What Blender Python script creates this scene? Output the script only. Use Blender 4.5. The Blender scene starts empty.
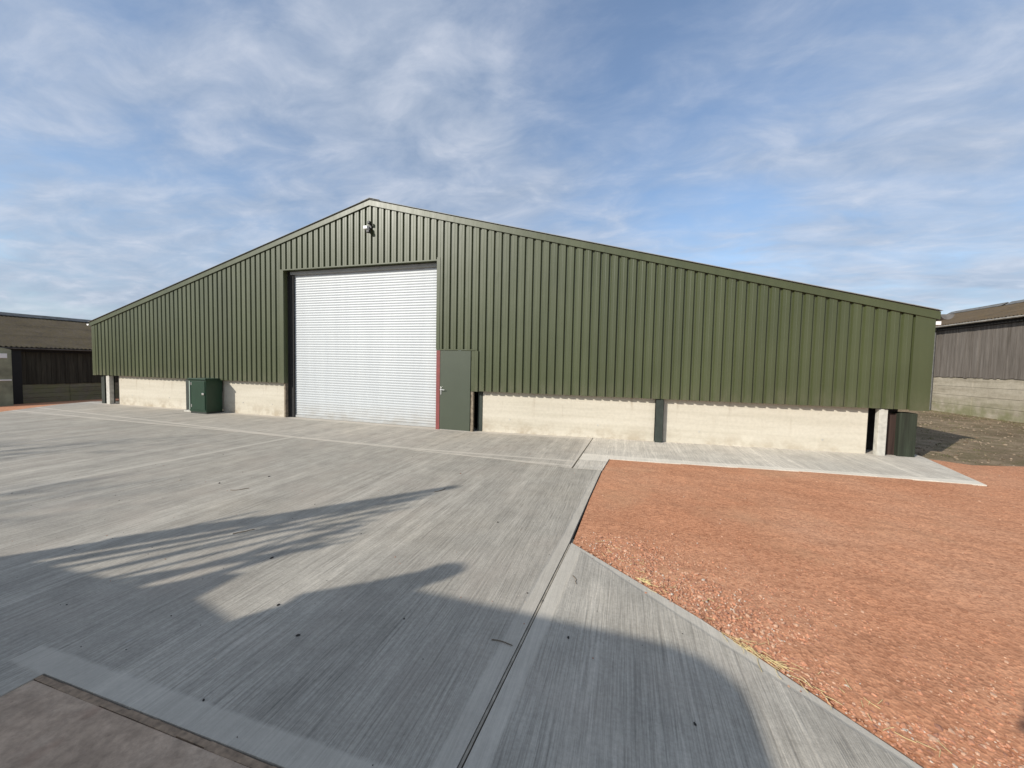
import bpy, bmesh, math, random
from mathutils import Vector, Matrix, noise as mn
random.seed(7)
sc = bpy.context.scene
COL = sc.collection
R = math.radians
SUN_EL = 28.3
SUN_TR = Vector((0.620, 0.785, 0)).normalized()          # direction the light travels, flat
TAN = math.tan(R(SUN_EL))

# ------------------------------------------------------------------ helpers
def gz(x):
    if x > 3: return 0.15*min(1, (x-3)/9.5)
    if x < -12.5: return -0.38*min(1, (-12.5-x)/6)
    return 0.0
BREAKS = (-18.5, -12.5, 3.0, 12.5)

def link(o, parent=None):
    COL.objects.link(o)
    if parent is not None: o.parent = parent
    return o
def tag(o, label, cat, group=None):
    o['label'] = label; o['category'] = cat
    if group: o['group'] = group
    return o
def empty(name, loc, label, cat, group=None, rz=0):
    o = bpy.data.objects.new(name, None); link(o)
    o.location = loc; o.rotation_euler = (0, 0, rz); o.empty_display_size = 0.3
    return tag(o, label, cat, group)
def mesh_obj(name, bm, mats, parent=None, smooth=False, off=None):
    """bm in world coordinates; when the parent is an Empty, shift to its space"""
    me = bpy.data.meshes.new(name)
    bmesh.ops.recalc_face_normals(bm, faces=bm.faces[:])
    if parent is not None:
        o_ = parent; loc = Vector((0, 0, 0)); rz = 0
        while o_ is not None:
            if o_.type == 'EMPTY': loc = Vector(o_.location); rz = o_.rotation_euler[2]
            o_ = o_.parent
        M = (Matrix.Translation(loc) @ Matrix.Rotation(rz, 4, 'Z')).inverted()
        if off != 'local': bm.transform(M)
    if smooth:
        for f in bm.faces: f.smooth = True
    bm.to_mesh(me); bm.free()
    for m in (mats if isinstance(mats, (list, tuple)) else [mats]): me.materials.append(m)
    o = bpy.data.objects.new(name, me)
    return link(o, parent)
def box(bm, x0, x1, y0, y1, z0, z1, bev=0, mi=0):
    vs = [bm.verts.new((x, y, z)) for x in (x0, x1) for y in (y0, y1) for z in (z0, z1)]
    fs = []
    for q in ((0,1,3,2),(4,6,7,5),(0,4,5,1),(2,3,7,6),(0,2,6,4),(1,5,7,3)):
        f = bm.faces.new([vs[i] for i in q]); f.material_index = mi; fs.append(f)
    if bev:
        es = list({e for f in fs for e in f.edges})
        bmesh.ops.bevel(bm, geom=es, offset=bev, segments=2, affect='EDGES', profile=0.6)
    return vs
def bx(*a, **k):
    bm = bmesh.new(); box(bm, *a, **k); return bm
def tube(bm, p, q, r0, r1=None, n=10, caps=True):
    r1 = r0 if r1 is None else r1
    p = Vector(p); q = Vector(q); d = (q-p).normalized()
    a = d.orthogonal().normalized(); b = d.cross(a)
    A = [bm.verts.new(p+(a*math.cos(t)+b*math.sin(t))*r0) for t in [2*math.pi*i/n for i in range(n)]]
    B = [bm.verts.new(q+(a*math.cos(t)+b*math.sin(t))*r1) for t in [2*math.pi*i/n for i in range(n)]]
    for i in range(n): bm.faces.new((A[i], A[(i+1)%n], B[(i+1)%n], B[i]))
    if caps: bm.faces.new(A[::-1]); bm.faces.new(B)
def prism(bm, pts, axis, a, b):
    """extrude outline pts (2D) along axis from a to b"""
    def P(u, v, w):
        return {'x': (w, u, v), 'y': (u, w, v), 'z': (u, v, w)}[axis]
    A = [bm.verts.new(P(u, v, a)) for u, v in pts]; B = [bm.verts.new(P(u, v, b)) for u, v in pts]
    n = len(pts)
    for i in range(n): bm.faces.new((A[i], A[(i+1)%n], B[(i+1)%n], B[i]))
    bm.faces.new(A); bm.faces.new(B[::-1])

# ------------------------------------------------------------------ materials
class NT:
    def __init__(s, name):
        s.m = bpy.data.materials.new(name); s.m.use_nodes = True
        s.t = s.m.node_tree; s.N = s.t.nodes; s.L = s.t.links
        s.b = s.N['Principled BSDF']
        s.b.inputs['Roughness'].default_value = 0.8
        tc = s.N.new('ShaderNodeTexCoord'); g = s.N.new('ShaderNodeNewGeometry')
        s.pos = g.outputs['Position']
    def lk(s, a, b): s.L.new(a, b)
    def map(s, scale=(1,1,1), rot=(0,0,0), loc=(0,0,0), src=None):
        n = s.N.new('ShaderNodeMapping'); n.inputs['Scale'].default_value = scale
        n.inputs['Rotation'].default_value = rot; n.inputs['Location'].default_value = loc
        s.lk(src or s.pos, n.inputs['Vector']); return n.outputs[0]
    def noise(s, scale=1, detail=4, rough=0.55, vec=None, dist=0):
        n = s.N.new('ShaderNodeTexNoise'); n.inputs['Scale'].default_value = scale
        n.inputs['Detail'].default_value = detail; n.inputs['Roughness'].default_value = rough
        n.inputs['Distortion'].default_value = dist
        s.lk(vec or s.pos, n.inputs['Vector']); return n.outputs['Fac']
    def voro(s, scale, vec=None, feature='F1', out='Distance', rnd=1):
        n = s.N.new('ShaderNodeTexVoronoi'); n.feature = feature; n.inputs['Scale'].default_value = scale
        n.inputs['Randomness'].default_value = rnd
        s.lk(vec or s.pos, n.inputs['Vector']); return n.outputs[out]
    def ramp(s, fac, stops, interp='LINEAR'):
        n = s.N.new('ShaderNodeValToRGB'); cr = n.color_ramp; cr.interpolation = interp
        while len(cr.elements) < len(stops): cr.elements.new(0.5)
        for e, (p, c) in zip(cr.elements, stops):
            e.position = p; e.color = (c, c, c, 1) if isinstance(c, (int, float)) else (*c, 1)
        s.lk(fac, n.inputs[0]); return n.outputs[0]
    def math(s, op, a, b=None, c=None, clamp=False):
        n = s.N.new('ShaderNodeMath'); n.operation = op; n.use_clamp = clamp
        for i, v in enumerate((a, b, c)):
            if v is None: continue
            if isinstance(v, (int, float)): n.inputs[i].default_value = v
            else: s.lk(v, n.inputs[i])
        return n.outputs[0]
    def mix(s, fac, a, b, mode='MIX'):
        n = s.N.new('ShaderNodeMix'); n.data_type = 'RGBA'; n.blend_type = mode
        for i, v in ((0, fac), (6, a), (7, b)):
            if isinstance(v, (int, float)): n.inputs[i].default_value = v if i == 0 else (v, v, v, 1)
            elif isinstance(v, tuple): n.inputs[i].default_value = (*v, 1)
            else: s.lk(v, n.inputs[i])
        return n.outputs[2]
    def xyz(s, src=None):
        n = s.N.new('ShaderNodeSeparateXYZ'); s.lk(src or s.pos, n.inputs[0]); return n.outputs
    def band(s, a, b, c, half, soft=0.01):
        """1 where |a x + b y + c| < half"""
        X = s.xyz()
        v = s.math('ADD', s.math('MULTIPLY', X[0], a), s.math('MULTIPLY_ADD', X[1], b, c))
        wob = s.math('MULTIPLY', s.math('SUBTRACT', s.noise(7, 4), 0.5), 0.03)
        v = s.math('ABSOLUTE', v); v = s.math('ADD', v, wob)
        mr = s.N.new('ShaderNodeMapRange'); mr.inputs[1].default_value = half+soft; mr.inputs[2].default_value = half-soft
        s.lk(v, mr.inputs[0]); return mr.outputs[0]
    def bump(s, h, strength=0.3, dist=0.01, prev=None):
        n = s.N.new('ShaderNodeBump'); n.inputs['Strength'].default_value = strength
        n.inputs['Distance'].default_value = dist; s.lk(h, n.inputs['Height'])
        if prev: s.lk(prev, n.inputs['Normal'])
        s.lk(n.outputs[0], s.b.inputs['Normal']); return n.outputs[0]
    def col(s, c):
        if isinstance(c, tuple): s.b.inputs['Base Color'].default_value = (*c, 1)
        else: s.lk(c, s.b.inputs['Base Color'])
    def rough(s, v):
        if isinstance(v, (int, float)): s.b.inputs['Roughness'].default_value = v
        else: s.lk(v, s.b.inputs['Roughness'])
    def spec(s, v): s.b.inputs['Specular IOR Level'].default_value = v

def line(p, q):
    dx, dy = q[0]-p[0], q[1]-p[1]; l = math.hypot(dx, dy)
    a, b = -dy/l, dx/l
    return a, b, -(a*p[0]+b*p[1])

def mat_simple(name, c, rough=0.6, metal=0.0, var=0.12, scale=6, bump=0.0, spec=0.5):
    m = NT(name)
    n = m.noise(scale, 5)
    lo = tuple(v*(1-var) for v in c); hi = tuple(min(1, v*(1+var)) for v in c)
    m.col(m.ramp(n, [(0.3, lo), (0.7, hi)])); m.rough(rough); m.spec(spec)
    m.b.inputs['Metallic'].default_value = metal
    if bump: m.bump(m.noise(scale*8, 4), bump, 0.005)
    return m.m

def mat_concrete_yard(name, base=(0.405, 0.369, 0.308), bands=(), rot=0.0, stain=1.0, dark=1.0):
    m = NT(name)
    v1 = m.map((60, 1.1, 1), (0, 0, rot)); v2 = m.map((120, 3, 1), (0, 0, rot), (3, 1, 0)); v3 = m.map((6, 0.28, 1), (0, 0, rot), (9, 2, 0))
    s1 = m.noise(1, 5, 0.7, v1); s2 = m.noise(1, 4, 0.7, v2); s3 = m.noise(1, 4, 0.6, v3, 0.3)
    big = m.noise(0.45, 5, 0.6); mid = m.noise(3.5, 6, 0.65)
    c = m.ramp(s3, [(0.28, tuple(v*(1-0.11*dark) for v in base)), (0.5, tuple(v*0.99 for v in base)), (0.72, tuple(v*(1+0.10*dark) for v in base))])
    c = m.mix(1.0, c, m.ramp(s1, [(0.36, 0.77), (0.47, 0.98), (0.53, 1.01), (0.64, 1.13)]), 'MULTIPLY')
    c = m.mix(0.8, c, m.ramp(s2, [(0.38, 0.74), (0.55, 1.06)]), 'MULTIPLY')
    c = m.mix(stain, c, m.ramp(big, [(0.3, (0.90, 0.91, 0.92)), (0.55, 1.0), (0.75, (1.03, 1.01, 0.98))]), 'MULTIPLY')
    c = m.mix(0.8, c, m.ramp(mid, [(0.3, 0.82), (0.6, 1.07)]), 'MULTIPLY')
    c = m.mix(0.8, c, m.ramp(m.noise(45, 4, 0.75), [(0.3, 0.80), (0.65, 1.10)]), 'MULTIPLY')
    s4 = m.noise(1, 3, 0.5, m.map((2.6, 0.10, 1), (0, 0, rot), (2, 7, 0)))
    c = m.mix(1.0, c, m.ramp(s4, [(0.35, 0.94), (0.54, 1.0), (0.585, 1.15), (0.62, 1.02)]), 'MULTIPLY')
    # pink dust here and there
    d = m.ramp(m.noise(1.1, 5, 0.6, m.map((1, 1, 1), (0, 0, 0), (7, 3, 0))), [(0.5, 0), (0.72, 0.35)])
    c = m.mix(d, c, (0.40, 0.34, 0.28))
    # dark specks and oily spots
    sp = m.ramp(m.voro(14), [(0.02, 1), (0.07, 0)])
    sp = m.math('MULTIPLY', sp, m.ramp(m.noise(2.3, 2), [(0.5, 0), (0.62, 1)]))
    c = m.mix(m.math('MULTIPLY', sp, 0.6), c, (0.1, 0.095, 0.085))
    # small pale scuffs
    ws = m.ramp(m.voro(5.5, m.map((1, 0.5, 1), (0, 0, 0.3), (2, 5, 0))), [(0.03, 1), (0.09, 0)])
    ws = m.math('MULTIPLY', ws, m.ramp(m.noise(1.7, 2, 0.5, m.map(loc=(5, 1, 0))), [(0.52, 0), (0.66, 1)]))
    c = m.mix(m.math('MULTIPLY', ws, 0.35), c, (0.5, 0.49, 0.46))
    # fine hairline cracks
    h = m.math('MULTIPLY_ADD', s1, 1.0, m.math('MULTIPLY', s2, 0.8))
    sm = None
    for (ln, half, *mx) in bands:
        b = m.band(*ln, half)
        if mx: b = m.math('MULTIPLY', b, m.math('GREATER_THAN', m.xyz()[0], mx[0]))
        sm = b if sm is None else m.math('MAXIMUM', sm, b)
    if sm is not None:
        tr = m.mix(0.35, m.ramp(m.noise(5, 6, 0.6), [(0.3, tuple(v*1.20 for v in base)), (0.7, tuple(v*1.42 for v in base))]), c)
        c = m.mix(m.math('MULTIPLY', sm, 0.8), c, tr)
        h = m.math('MULTIPLY', h, m.math('SUBTRACT', 1, m.math('MULTIPLY', sm, 0.85)))
    m.col(c); m.rough(0.82); m.spec(0.3)
    nb = m.bump(h, 0.75, 0.006)
    m.bump(m.noise(95, 4, 0.7), 0.45, 0.004, nb)
    return m.m

def mat_old_concrete():
    m = NT('old_concrete')
    c = m.ramp(m.noise(1.6, 7, 0.65), [(0.25, (0.32, 0.235, 0.165)), (0.5, (0.46, 0.34, 0.245)), (0.75, (0.53, 0.41, 0.305))])
    c = m.mix(0.9, c, m.ramp(m.noise(22, 5, 0.7), [(0.3, 0.72), (0.6, 1.08)]), 'MULTIPLY')
    r = m.ramp(m.noise(3, 3, 0.5, m.map(loc=(4, 0, 0))), [(0.6, 0), (0.72, 0.5)])
    c = m.mix(r, c, (0.27, 0.15, 0.10))
    k2 = m.ramp(m.noise(5, 8, 0.75, m.map(loc=(2, 2, 0))), [(0.35, 0.78), (0.6, 1.08)])
    c = m.mix(1.0, c, k2, 'MULTIPLY')
    sp = m.ramp(m.voro(9), [(0.03, 1), (0.09, 0)])
    c = m.mix(m.math('MULTIPLY', sp, 0.5), c, (0.07, 0.05, 0.04))
    m.col(c); m.rough(0.9); m.spec(0.2)
    b = m.bump(m.noise(14, 8, 0.7), 0.5, 0.02); m.bump(m.noise(90, 3), 0.3, 0.004, b)
    return m.m

def mat_red():
    m = NT('red_hardcore')
    c = m.ramp(m.noise(0.55, 6, 0.6), [(0.3, (0.49, 0.222, 0.118)), (0.5, (0.53, 0.256, 0.142)), (0.72, (0.565, 0.30, 0.178))])
    st = m.noise(1, 5, 0.6, m.map((1.2, 5, 1), (0, 0, 0.25)))
    c = m.mix(0.8, c, m.ramp(st, [(0.3, 0.89), (0.65, 1.06)]), 'MULTIPLY')
    vc = m.voro(48, out='Color'); vs = m.xyz(vc)
    c = m.mix(0.75, c, m.ramp(vs[0], [(0.0, (0.68, 0.62, 0.6)), (0.5, (1, 1, 1)), (1.0, (1.22, 1.24, 1.25))]), 'MULTIPLY')
    c = m.mix(0.8, c, m.ramp(m.noise(70, 4, 0.7), [(0.3, 0.72), (0.65, 1.15)]), 'MULTIPLY')
    g = m.ramp(m.noise(0.9, 4, 0.6, m.map(loc=(9, 9, 0))), [(0.55, 0), (0.75, 0.35)])
    c = m.mix(g, c, (0.47, 0.29, 0.17))
    m.col(c); m.rough(0.92); m.spec(0.15)
    b = m.bump(m.noise(2.0, 5, 0.6), 0.35, 0.04)
    b = m.bump(m.voro(48), 0.5, 0.008, b); m.bump(m.noise(150, 3, 0.7), 0.4, 0.004, b)
    return m.m

def mat_soil():
    m = NT('soil_and_weeds')
    n = m.noise(0.9, 8, 0.7, m.map((1, 0.6, 1)))
    c = m.ramp(n, [(0.25, (0.11, 0.08, 0.05)), (0.45, (0.22, 0.165, 0.105)), (0.6, (0.31, 0.235, 0.155)), (0.8, (0.36, 0.29, 0.21))])
    g = m.ramp(m.noise(2.0, 7, 0.75, m.map(loc=(3, 8, 0))), [(0.45, 0), (0.6, 0.75)])
    c = m.mix(g, c, (0.15, 0.125, 0.065))
    c = m.mix(0.8, c, m.ramp(m.noise(25, 5, 0.7), [(0.3, 0.6), (0.65, 1.2)]), 'MULTIPLY')
    m.col(c); m.rough(0.95); m.spec(0.1)
    b = m.bump(m.noise(4, 8, 0.7), 0.8, 0.06); m.bump(m.noise(40, 4, 0.7), 0.6, 0.015, b)
    return m.m

def mat_paint_green():
    m = NT('olive_green_cladding')
    n = m.noise(0.8, 4); ver = m.noise(1, 4, 0.6, m.map((9, 9, 0.35)))
    pan = m.noise(1, 1, 0.5, m.map((1.0, 1, 0.02)))
    c = m.ramp(n, [(0.3, (0.060, 0.071, 0.029)), (0.7, (0.071, 0.083, 0.035))])
    c = m.mix(0.6, c, m.ramp(ver, [(0.3, 0.88), (0.7, 1.08)]), 'MULTIPLY')
    c = m.mix(0.6, c, m.ramp(pan, [(0.35, 0.9), (0.65, 1.08)]), 'MULTIPLY')
    spl = m.math('MULTIPLY', m.ramp(m.xyz()[2], [(0.0, 0), (0.999, 0.0), (1.0, 1)]) if False else m.ramp(m.math('SUBTRACT', m.xyz()[2], 1.0), [(0.03, 0.55), (0.45, 0.0)]), m.ramp(m.noise(1, 6, 0.7, m.map((5, 5, 2))), [(0.4, 0), (0.7, 1)]))
    c = m.mix(spl, c, (0.15, 0.135, 0.09))
    m.col(c); m.rough(m.ramp(ver, [(0.3, 0.38), (0.7, 0.46)])); m.spec(0.55)
    b = m.bump(m.noise(1, 3, 0.5, m.map((3, 3, 1.2))), 0.25, 0.02)
    return m.m

def mat_precast():
    m = NT('precast_concrete')
    s = m.noise(1, 5, 0.6, m.map((0.35, 0.35, 6))); f = m.noise(16, 6, 0.65)
    c = m.ramp(s, [(0.25, (0.48, 0.44, 0.35)), (0.5, (0.56, 0.515, 0.42)), (0.75, (0.61, 0.565, 0.47))])
    c = m.mix(0.8, c, m.ramp(f, [(0.3, 0.91), (0.6, 1.03)]), 'MULTIPLY')
    x = m.xyz()
    low = m.ramp(x[2], [(0.0, 1), (0.42, 0)])
    st = m.math('MULTIPLY', m.ramp(m.noise(2.6, 6, 0.7), [(0.45, 0), (0.62, 0.75)]), low)
    c = m.mix(st, c, (0.34, 0.275, 0.19))
    dr = m.math('MULTIPLY', m.ramp(m.noise(1, 5, 0.6, m.map((7, 7, 0.8), loc=(3, 3, 0))), [(0.60, 0), (0.70, 0.5)]), m.ramp(x[2], [(0.35, 0), (0.9, 1)]))
    c = m.mix(dr, c, (0.36, 0.30, 0.22))
    m.col(c); m.rough(0.85); m.spec(0.25)
    b = m.bump(s, 0.3, 0.01); m.bump(f, 0.3, 0.006, b)
    return m.m

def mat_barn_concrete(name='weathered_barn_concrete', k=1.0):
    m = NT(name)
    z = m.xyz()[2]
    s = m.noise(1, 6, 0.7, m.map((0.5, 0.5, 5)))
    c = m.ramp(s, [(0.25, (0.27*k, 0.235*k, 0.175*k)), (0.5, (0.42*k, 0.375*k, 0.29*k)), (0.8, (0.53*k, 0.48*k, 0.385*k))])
    c = m.mix(0.8, c, m.ramp(m.noise(7, 7, 0.7), [(0.3, 0.75), (0.65, 1.08)]), 'MULTIPLY')
    g = m.math('MULTIPLY', m.ramp(m.noise(2, 5, 0.6), [(0.35, 0), (0.6, 0.8)]), m.ramp(z, [(0.3, 1), (0.9, 0)]))
    c = m.mix(g, c, (0.2, 0.2, 0.1))
    m.col(c); m.rough(0.9); m.spec(0.15); m.bump(m.noise(8, 7, 0.7), 0.5, 0.02)
    return m.m

def mat_timber(name, a, b, seed=0):
    m = NT(name)
    s = m.noise(1, 5, 0.65, m.map((9, 9, 0.5), loc=(seed, seed, 0))); f = m.noise(1, 4, 0.7, m.map((60, 60, 1.5)))
    c = m.ramp(s, [(0.28, a), (0.72, b)])
    c = m.mix(0.8, c, m.ramp(f, [(0.3, 0.7), (0.65, 1.15)]), 'MULTIPLY')
    m.col(c); m.rough(0.9); m.spec(0.15); m.bump(f, 0.5, 0.006)
    return m.m

def mat_fibre_roof(name, a, b, moss):
    m = NT(name)
    n = m.noise(1.5, 7, 0.7)
    c = m.ramp(n, [(0.3, a), (0.7, b)])
    c = m.mix(m.ramp(m.noise(4, 7, 0.75, m.map(loc=(4, 1, 2))), [(0.42, 0), (0.62, 0.85)]), c, moss)
    c = m.mix(0.7, c, m.ramp(m.noise(30, 4, 0.7), [(0.3, 0.6), (0.65, 1.2)]), 'MULTIPLY')
    m.col(c); m.rough(0.95); m.spec(0.1); m.bump(m.noise(25, 6, 0.7), 0.7, 0.02)
    return m.m

J_TOP = (6.45, -5.52); J_BOT = (6.28, -7.75)          # open joint between the yard slab and the wedge slab
M = {}
M['yard'] = mat_concrete_yard('brushed_concrete', bands=[(line(J_TOP, J_BOT), 0.105), ((0, 1, 7.88), 0.068, 3.60), (line((-0.61, -6.44), (-0.35, -2.4)), 0.06), (line((6.47,-5.5),(6.62,-2.8)), 0.12)], rot=-0.05)
M['apron'] = mat_concrete_yard('brushed_apron_concrete', base=(0.455, 0.412, 0.345), bands=[(line((-7, -2.26), (0, -2.29), ), 0.055), (line((0, -2.29), (5, -2.60)), 0.055), ((0, 1, 0.0), 0.13), ((1, 0, -6.15), 0.10)], rot=-0.03)
M['path'] = mat_concrete_yard('pale_path_concrete', base=(0.62, 0.565, 0.475), bands=[((0, 1, 1.9), 0.25)], rot=1.5, stain=0.6, dark=0.5)
M['wedge'] = mat_concrete_yard('wedge_concrete', base=(0.425, 0.388, 0.325), bands=[(line(J_TOP, J_BOT), 0.125), (line((6.46, -5.5), (8.18, -7.15)), 0.045)], rot=0.06, dark=0.4)
M['old'] = mat_old_concrete(); M['red'] = mat_red(); M['soil'] = mat_soil()
M['green'] = mat_paint_green(); M['precast'] = mat_precast()
M['greytrim'] = mat_simple('grey_trim_paint', (0.28, 0.29, 0.28), 0.5)
M['joint'] = mat_simple('joint_dark', (0.11, 0.095, 0.075), 0.95)
M['filler'] = mat_simple('joint_sealant', (0.33, 0.29, 0.23), 0.9, var=.3, scale=15)
M['timber_strip'] = mat_simple('dirty_timber_strip', (0.27, 0.19, 0.125), 0.9, var=0.4, scale=30)
M['shutter'] = mat_simple('white_shutter_paint', (0.50, 0.525, 0.54), 0.42, var=0.04, scale=1.5)
m = NT('white_shutter_paint'); z_ = m.xyz()[2]
dirt = m.math('MULTIPLY', m.ramp(z_, [(0.0, 0.8), (0.55, 0.0)]), m.ramp(m.noise(1, 5, 0.6, m.map((2.5, 1, 6))), [(0.3, 0.1), (0.65, 0.8)]))
streak = m.ramp(m.noise(1, 4, 0.6, m.map((5, 1, 0.25))), [(0.3, (0.44, 0.465, 0.475)), (0.7, (0.485, 0.51, 0.515))])
m.col(m.mix(dirt, streak, (0.30, 0.27, 0.22))); m.rough(0.42); M['shutter'] = m.m
M['dark_steel'] = mat_simple('dark_green_steel', (0.026, 0.034, 0.026), 0.6, var=0.3)
M['black_inside'] = mat_simple('dark_interior', (0.02, 0.019, 0.018), 0.9)
M['dark_wood'] = mat_timber('dark_stained_board', (0.03, 0.02, 0.017), (0.07, 0.045, 0.036))
M['green_post'] = mat_timber('algae_green_post', (0.022, 0.022, 0.017), (0.05, 0.062, 0.042))
M['post'] = mat_simple('pale_concrete_post', (0.5, 0.48, 0.42), 0.85, var=0.2, scale=9, bump=0.4)
M['door'] = mat_simple('door_green_paint', (0.060, 0.073, 0.048), 0.45, var=0.05, scale=2)
M['red_frame'] = mat_simple('red_primer', (0.21, 0.05, 0.045), 0.6, var=0.15)
M['door_jamb'] = mat_simple('bare_jamb', (0.21, 0.17, 0.12), 0.8, var=0.45, scale=14)
M['chrome'] = mat_simple('brushed_metal', (0.65, 0.65, 0.63), 0.3, metal=0.9, var=0.05)
M['cabinet'] = mat_simple('bottle_green_paint', (0.004, 0.032, 0.013), 0.45, var=0.12)
M['cabinet_edge'] = mat_simple('cabinet_pale_edge', (0.3, 0.36, 0.3), 0.5)
M['lamp_white'] = mat_simple('white_plastic', (0.82, 0.82, 0.8), 0.4, var=0.03)
M['lamp_black'] = mat_simple('black_plastic', (0.02, 0.02, 0.02), 0.5)
M['glass'] = mat_simple('lamp_glass', (0.25, 0.28, 0.3), 0.1)
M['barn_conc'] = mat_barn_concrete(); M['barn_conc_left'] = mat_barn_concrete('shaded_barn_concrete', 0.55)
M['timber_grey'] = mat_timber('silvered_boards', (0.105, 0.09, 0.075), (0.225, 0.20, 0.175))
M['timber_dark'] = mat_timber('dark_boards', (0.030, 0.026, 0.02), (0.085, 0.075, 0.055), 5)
M['roof_r'] = mat_fibre_roof('mossy_fibre_cement', (0.06, 0.05, 0.038), (0.13, 0.105, 0.08), (0.12, 0.085, 0.045))
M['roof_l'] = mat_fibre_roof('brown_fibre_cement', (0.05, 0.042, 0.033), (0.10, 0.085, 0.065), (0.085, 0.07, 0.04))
M['ridge'] = mat_simple('grey_ridge_cap', (0.15, 0.15, 0.145), 0.9, var=0.3, spec=0.1)
M['gutter'] = mat_simple('pale_gutter', (0.45, 0.43, 0.39), 0.6, var=0.25)
M['rooflight'] = mat_simple('rooflight_sheet', (0.36, 0.38, 0.38), 0.35, var=0.15)
M['straw'] = mat_simple('straw', (0.62, 0.5, 0.24), 0.8, var=0.3, scale=30)
M['twig'] = mat_simple('twig_brown', (0.16, 0.12, 0.08), 0.9, var=0.3, scale=30)
M['debris'] = mat_simple('dark_debris', (0.04, 0.035, 0.03), 0.9, var=0.3)
M['tank'] = mat_simple('weathered_tank', (0.24, 0.25, 0.17), 0.7, var=0.3, scale=3)
M['bark'] = mat_timber('bark', (0.06, 0.05, 0.04), (0.14, 0.12, 0.09))
M['leaf'] = mat_simple('leaves', (0.06, 0.09, 0.03), 0.7, var=0.3)
M['van'] = mat_simple('van_paint', (0.55, 0.56, 0.57), 0.35, var=0.03)
M['tyre'] = mat_simple('tyre_rubber', (0.02, 0.02, 0.02), 0.85)
M['rust'] = mat_simple('rusty_paint', (0.2, 0.07, 0.04), 0.7, var=0.3)

# ------------------------------------------------------------------ ground sheets
def sheet(name, poly, lift, mat, thick=0.0, roughen=None):
    bm = bmesh.new()
    vs = [bm.verts.new((x, y, 0)) for x, y in poly]
    bm.faces.new(vs)
    for b in BREAKS:
        bmesh.ops.bisect_plane(bm, geom=bm.verts[:]+bm.edges[:]+bm.faces[:], plane_co=(b, 0, 0), plane_no=(1, 0, 0))
    bmesh.ops.triangulate(bm, faces=bm.faces[:])
    if thick:
        top = bm.faces[:]
        bd = [e for e in bm.edges if e.is_boundary]
        r = bmesh.ops.extrude_edge_only(bm, edges=bd)
        low = {v for v in r['geom'] if isinstance(v, bmesh.types.BMVert)}
        for v in low: v.co.z = -thick
    for v in bm.verts: v.co.z += gz(v.co.x)+lift
    bmesh.ops.recalc_face_normals(bm, faces=bm.faces[:])
    me = bpy.data.meshes.new(name); bm.to_mesh(me); bm.free(); me.materials.append(mat)
    up = sum(p.normal.z for p in me.polygons)
    if up < 0: me.flip_normals()
    o = link(bpy.data.objects.new(name, me)); o['kind'] = 'structure'
    return o

sheet('ground', [(-600, -600), (600, -600), (600, 600), (-600, 600)], -0.075, M['soil'])
LINE = [(-11.25, -2.56), (-9, -2.36), (-7.1, -2.28), (-3.3, -2.25), (0, -2.31), (2.5, -2.38), (4.75, -2.58), (6.09, -2.79)]
# apron along the front of the building
sheet('concrete_apron', LINE[:-1]+[(6.08, -2.79), (6.19, 0.0), (6.19, 0.6), (-13.6, 0.6), (-12.9, -0.2)], 0.0, M['apron'], 0.05)
sheet('concrete_path', [(6.11, -2.79), (6.585, -2.76), (6.66, -1.93), (7.46, -1.915), (9.74, -1.80), (11.1, -1.80), (12.02, -1.86), (12.45, 0.12), (12.45, 0.6), (6.21, 0.6), (6.21, 0.0)], 0.0, M['path'], 0.05)
yard_top = [(x, y-0.012) for x, y in LINE] + [(6.575, -2.775)]
sheet('concrete_yard', [(J_BOT[0]-0.013, -7.94)]+[(J_TOP[0]-0.011, J_TOP[1])]+[(6.50, -4.2)]+yard_top[::-1]+[(-11.3, -30), (3.88, -30), (3.92, -7.94)], 0.0, M['yard'], 0.05)
sheet('concrete_wedge', [(J_TOP[0]+0.011, J_TOP[1]+0.0), (7.45, -6.38), (7.86, -6.82), (8.18, -7.16), (9.0, -8.05), (10.5, -9.8), (10.5, -16), (5.7, -16), (J_BOT[0]+0.013, -7.94)], 0.0, M['wedge'], 0.05)
sheet('old_concrete', [(3.90, -7.980), (6.25, -7.980), (5.65, -16), (5.65, -30), (3.89, -30)], -0.006, M['old'], 0.03)
bm = bmesh.new()   # timber left in the joint behind the new slab
for i in range(14):
    x0 = 3.92+i*0.18; y = -7.962
    box(bm, x0, x0+0.1795, y-0.013+random.uniform(-.005, .005), y+0.016+random.uniform(-.002, .002), gz(x0)-0.03, gz(x0)-0.003+random.uniform(-.001, .001))
o = mesh_obj('shuttering_strip', bm, M['timber_strip']); o['kind'] = 'structure'
sheet('joint_bed', [(3.8, -8.0), (6.6, -8.0), (6.8, -5.4), (6.3, -5.4), (6.15, -7.85), (3.8, -7.85)], -0.018, M['joint'])
sheet('joint_strip', [(J_BOT[0]-.006, -7.9), (J_BOT[0]+.006, -7.9), (J_TOP[0]+.005, -5.54), (J_TOP[0]-.005, -5.54)], -0.004, M['filler'], 0.01)
sheet('joint_filler', [(-11.2, -2.9), (6.3, -2.9), (6.3, 0.3), (-11.2, 0.3)], -0.035, M['joint'])

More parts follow.
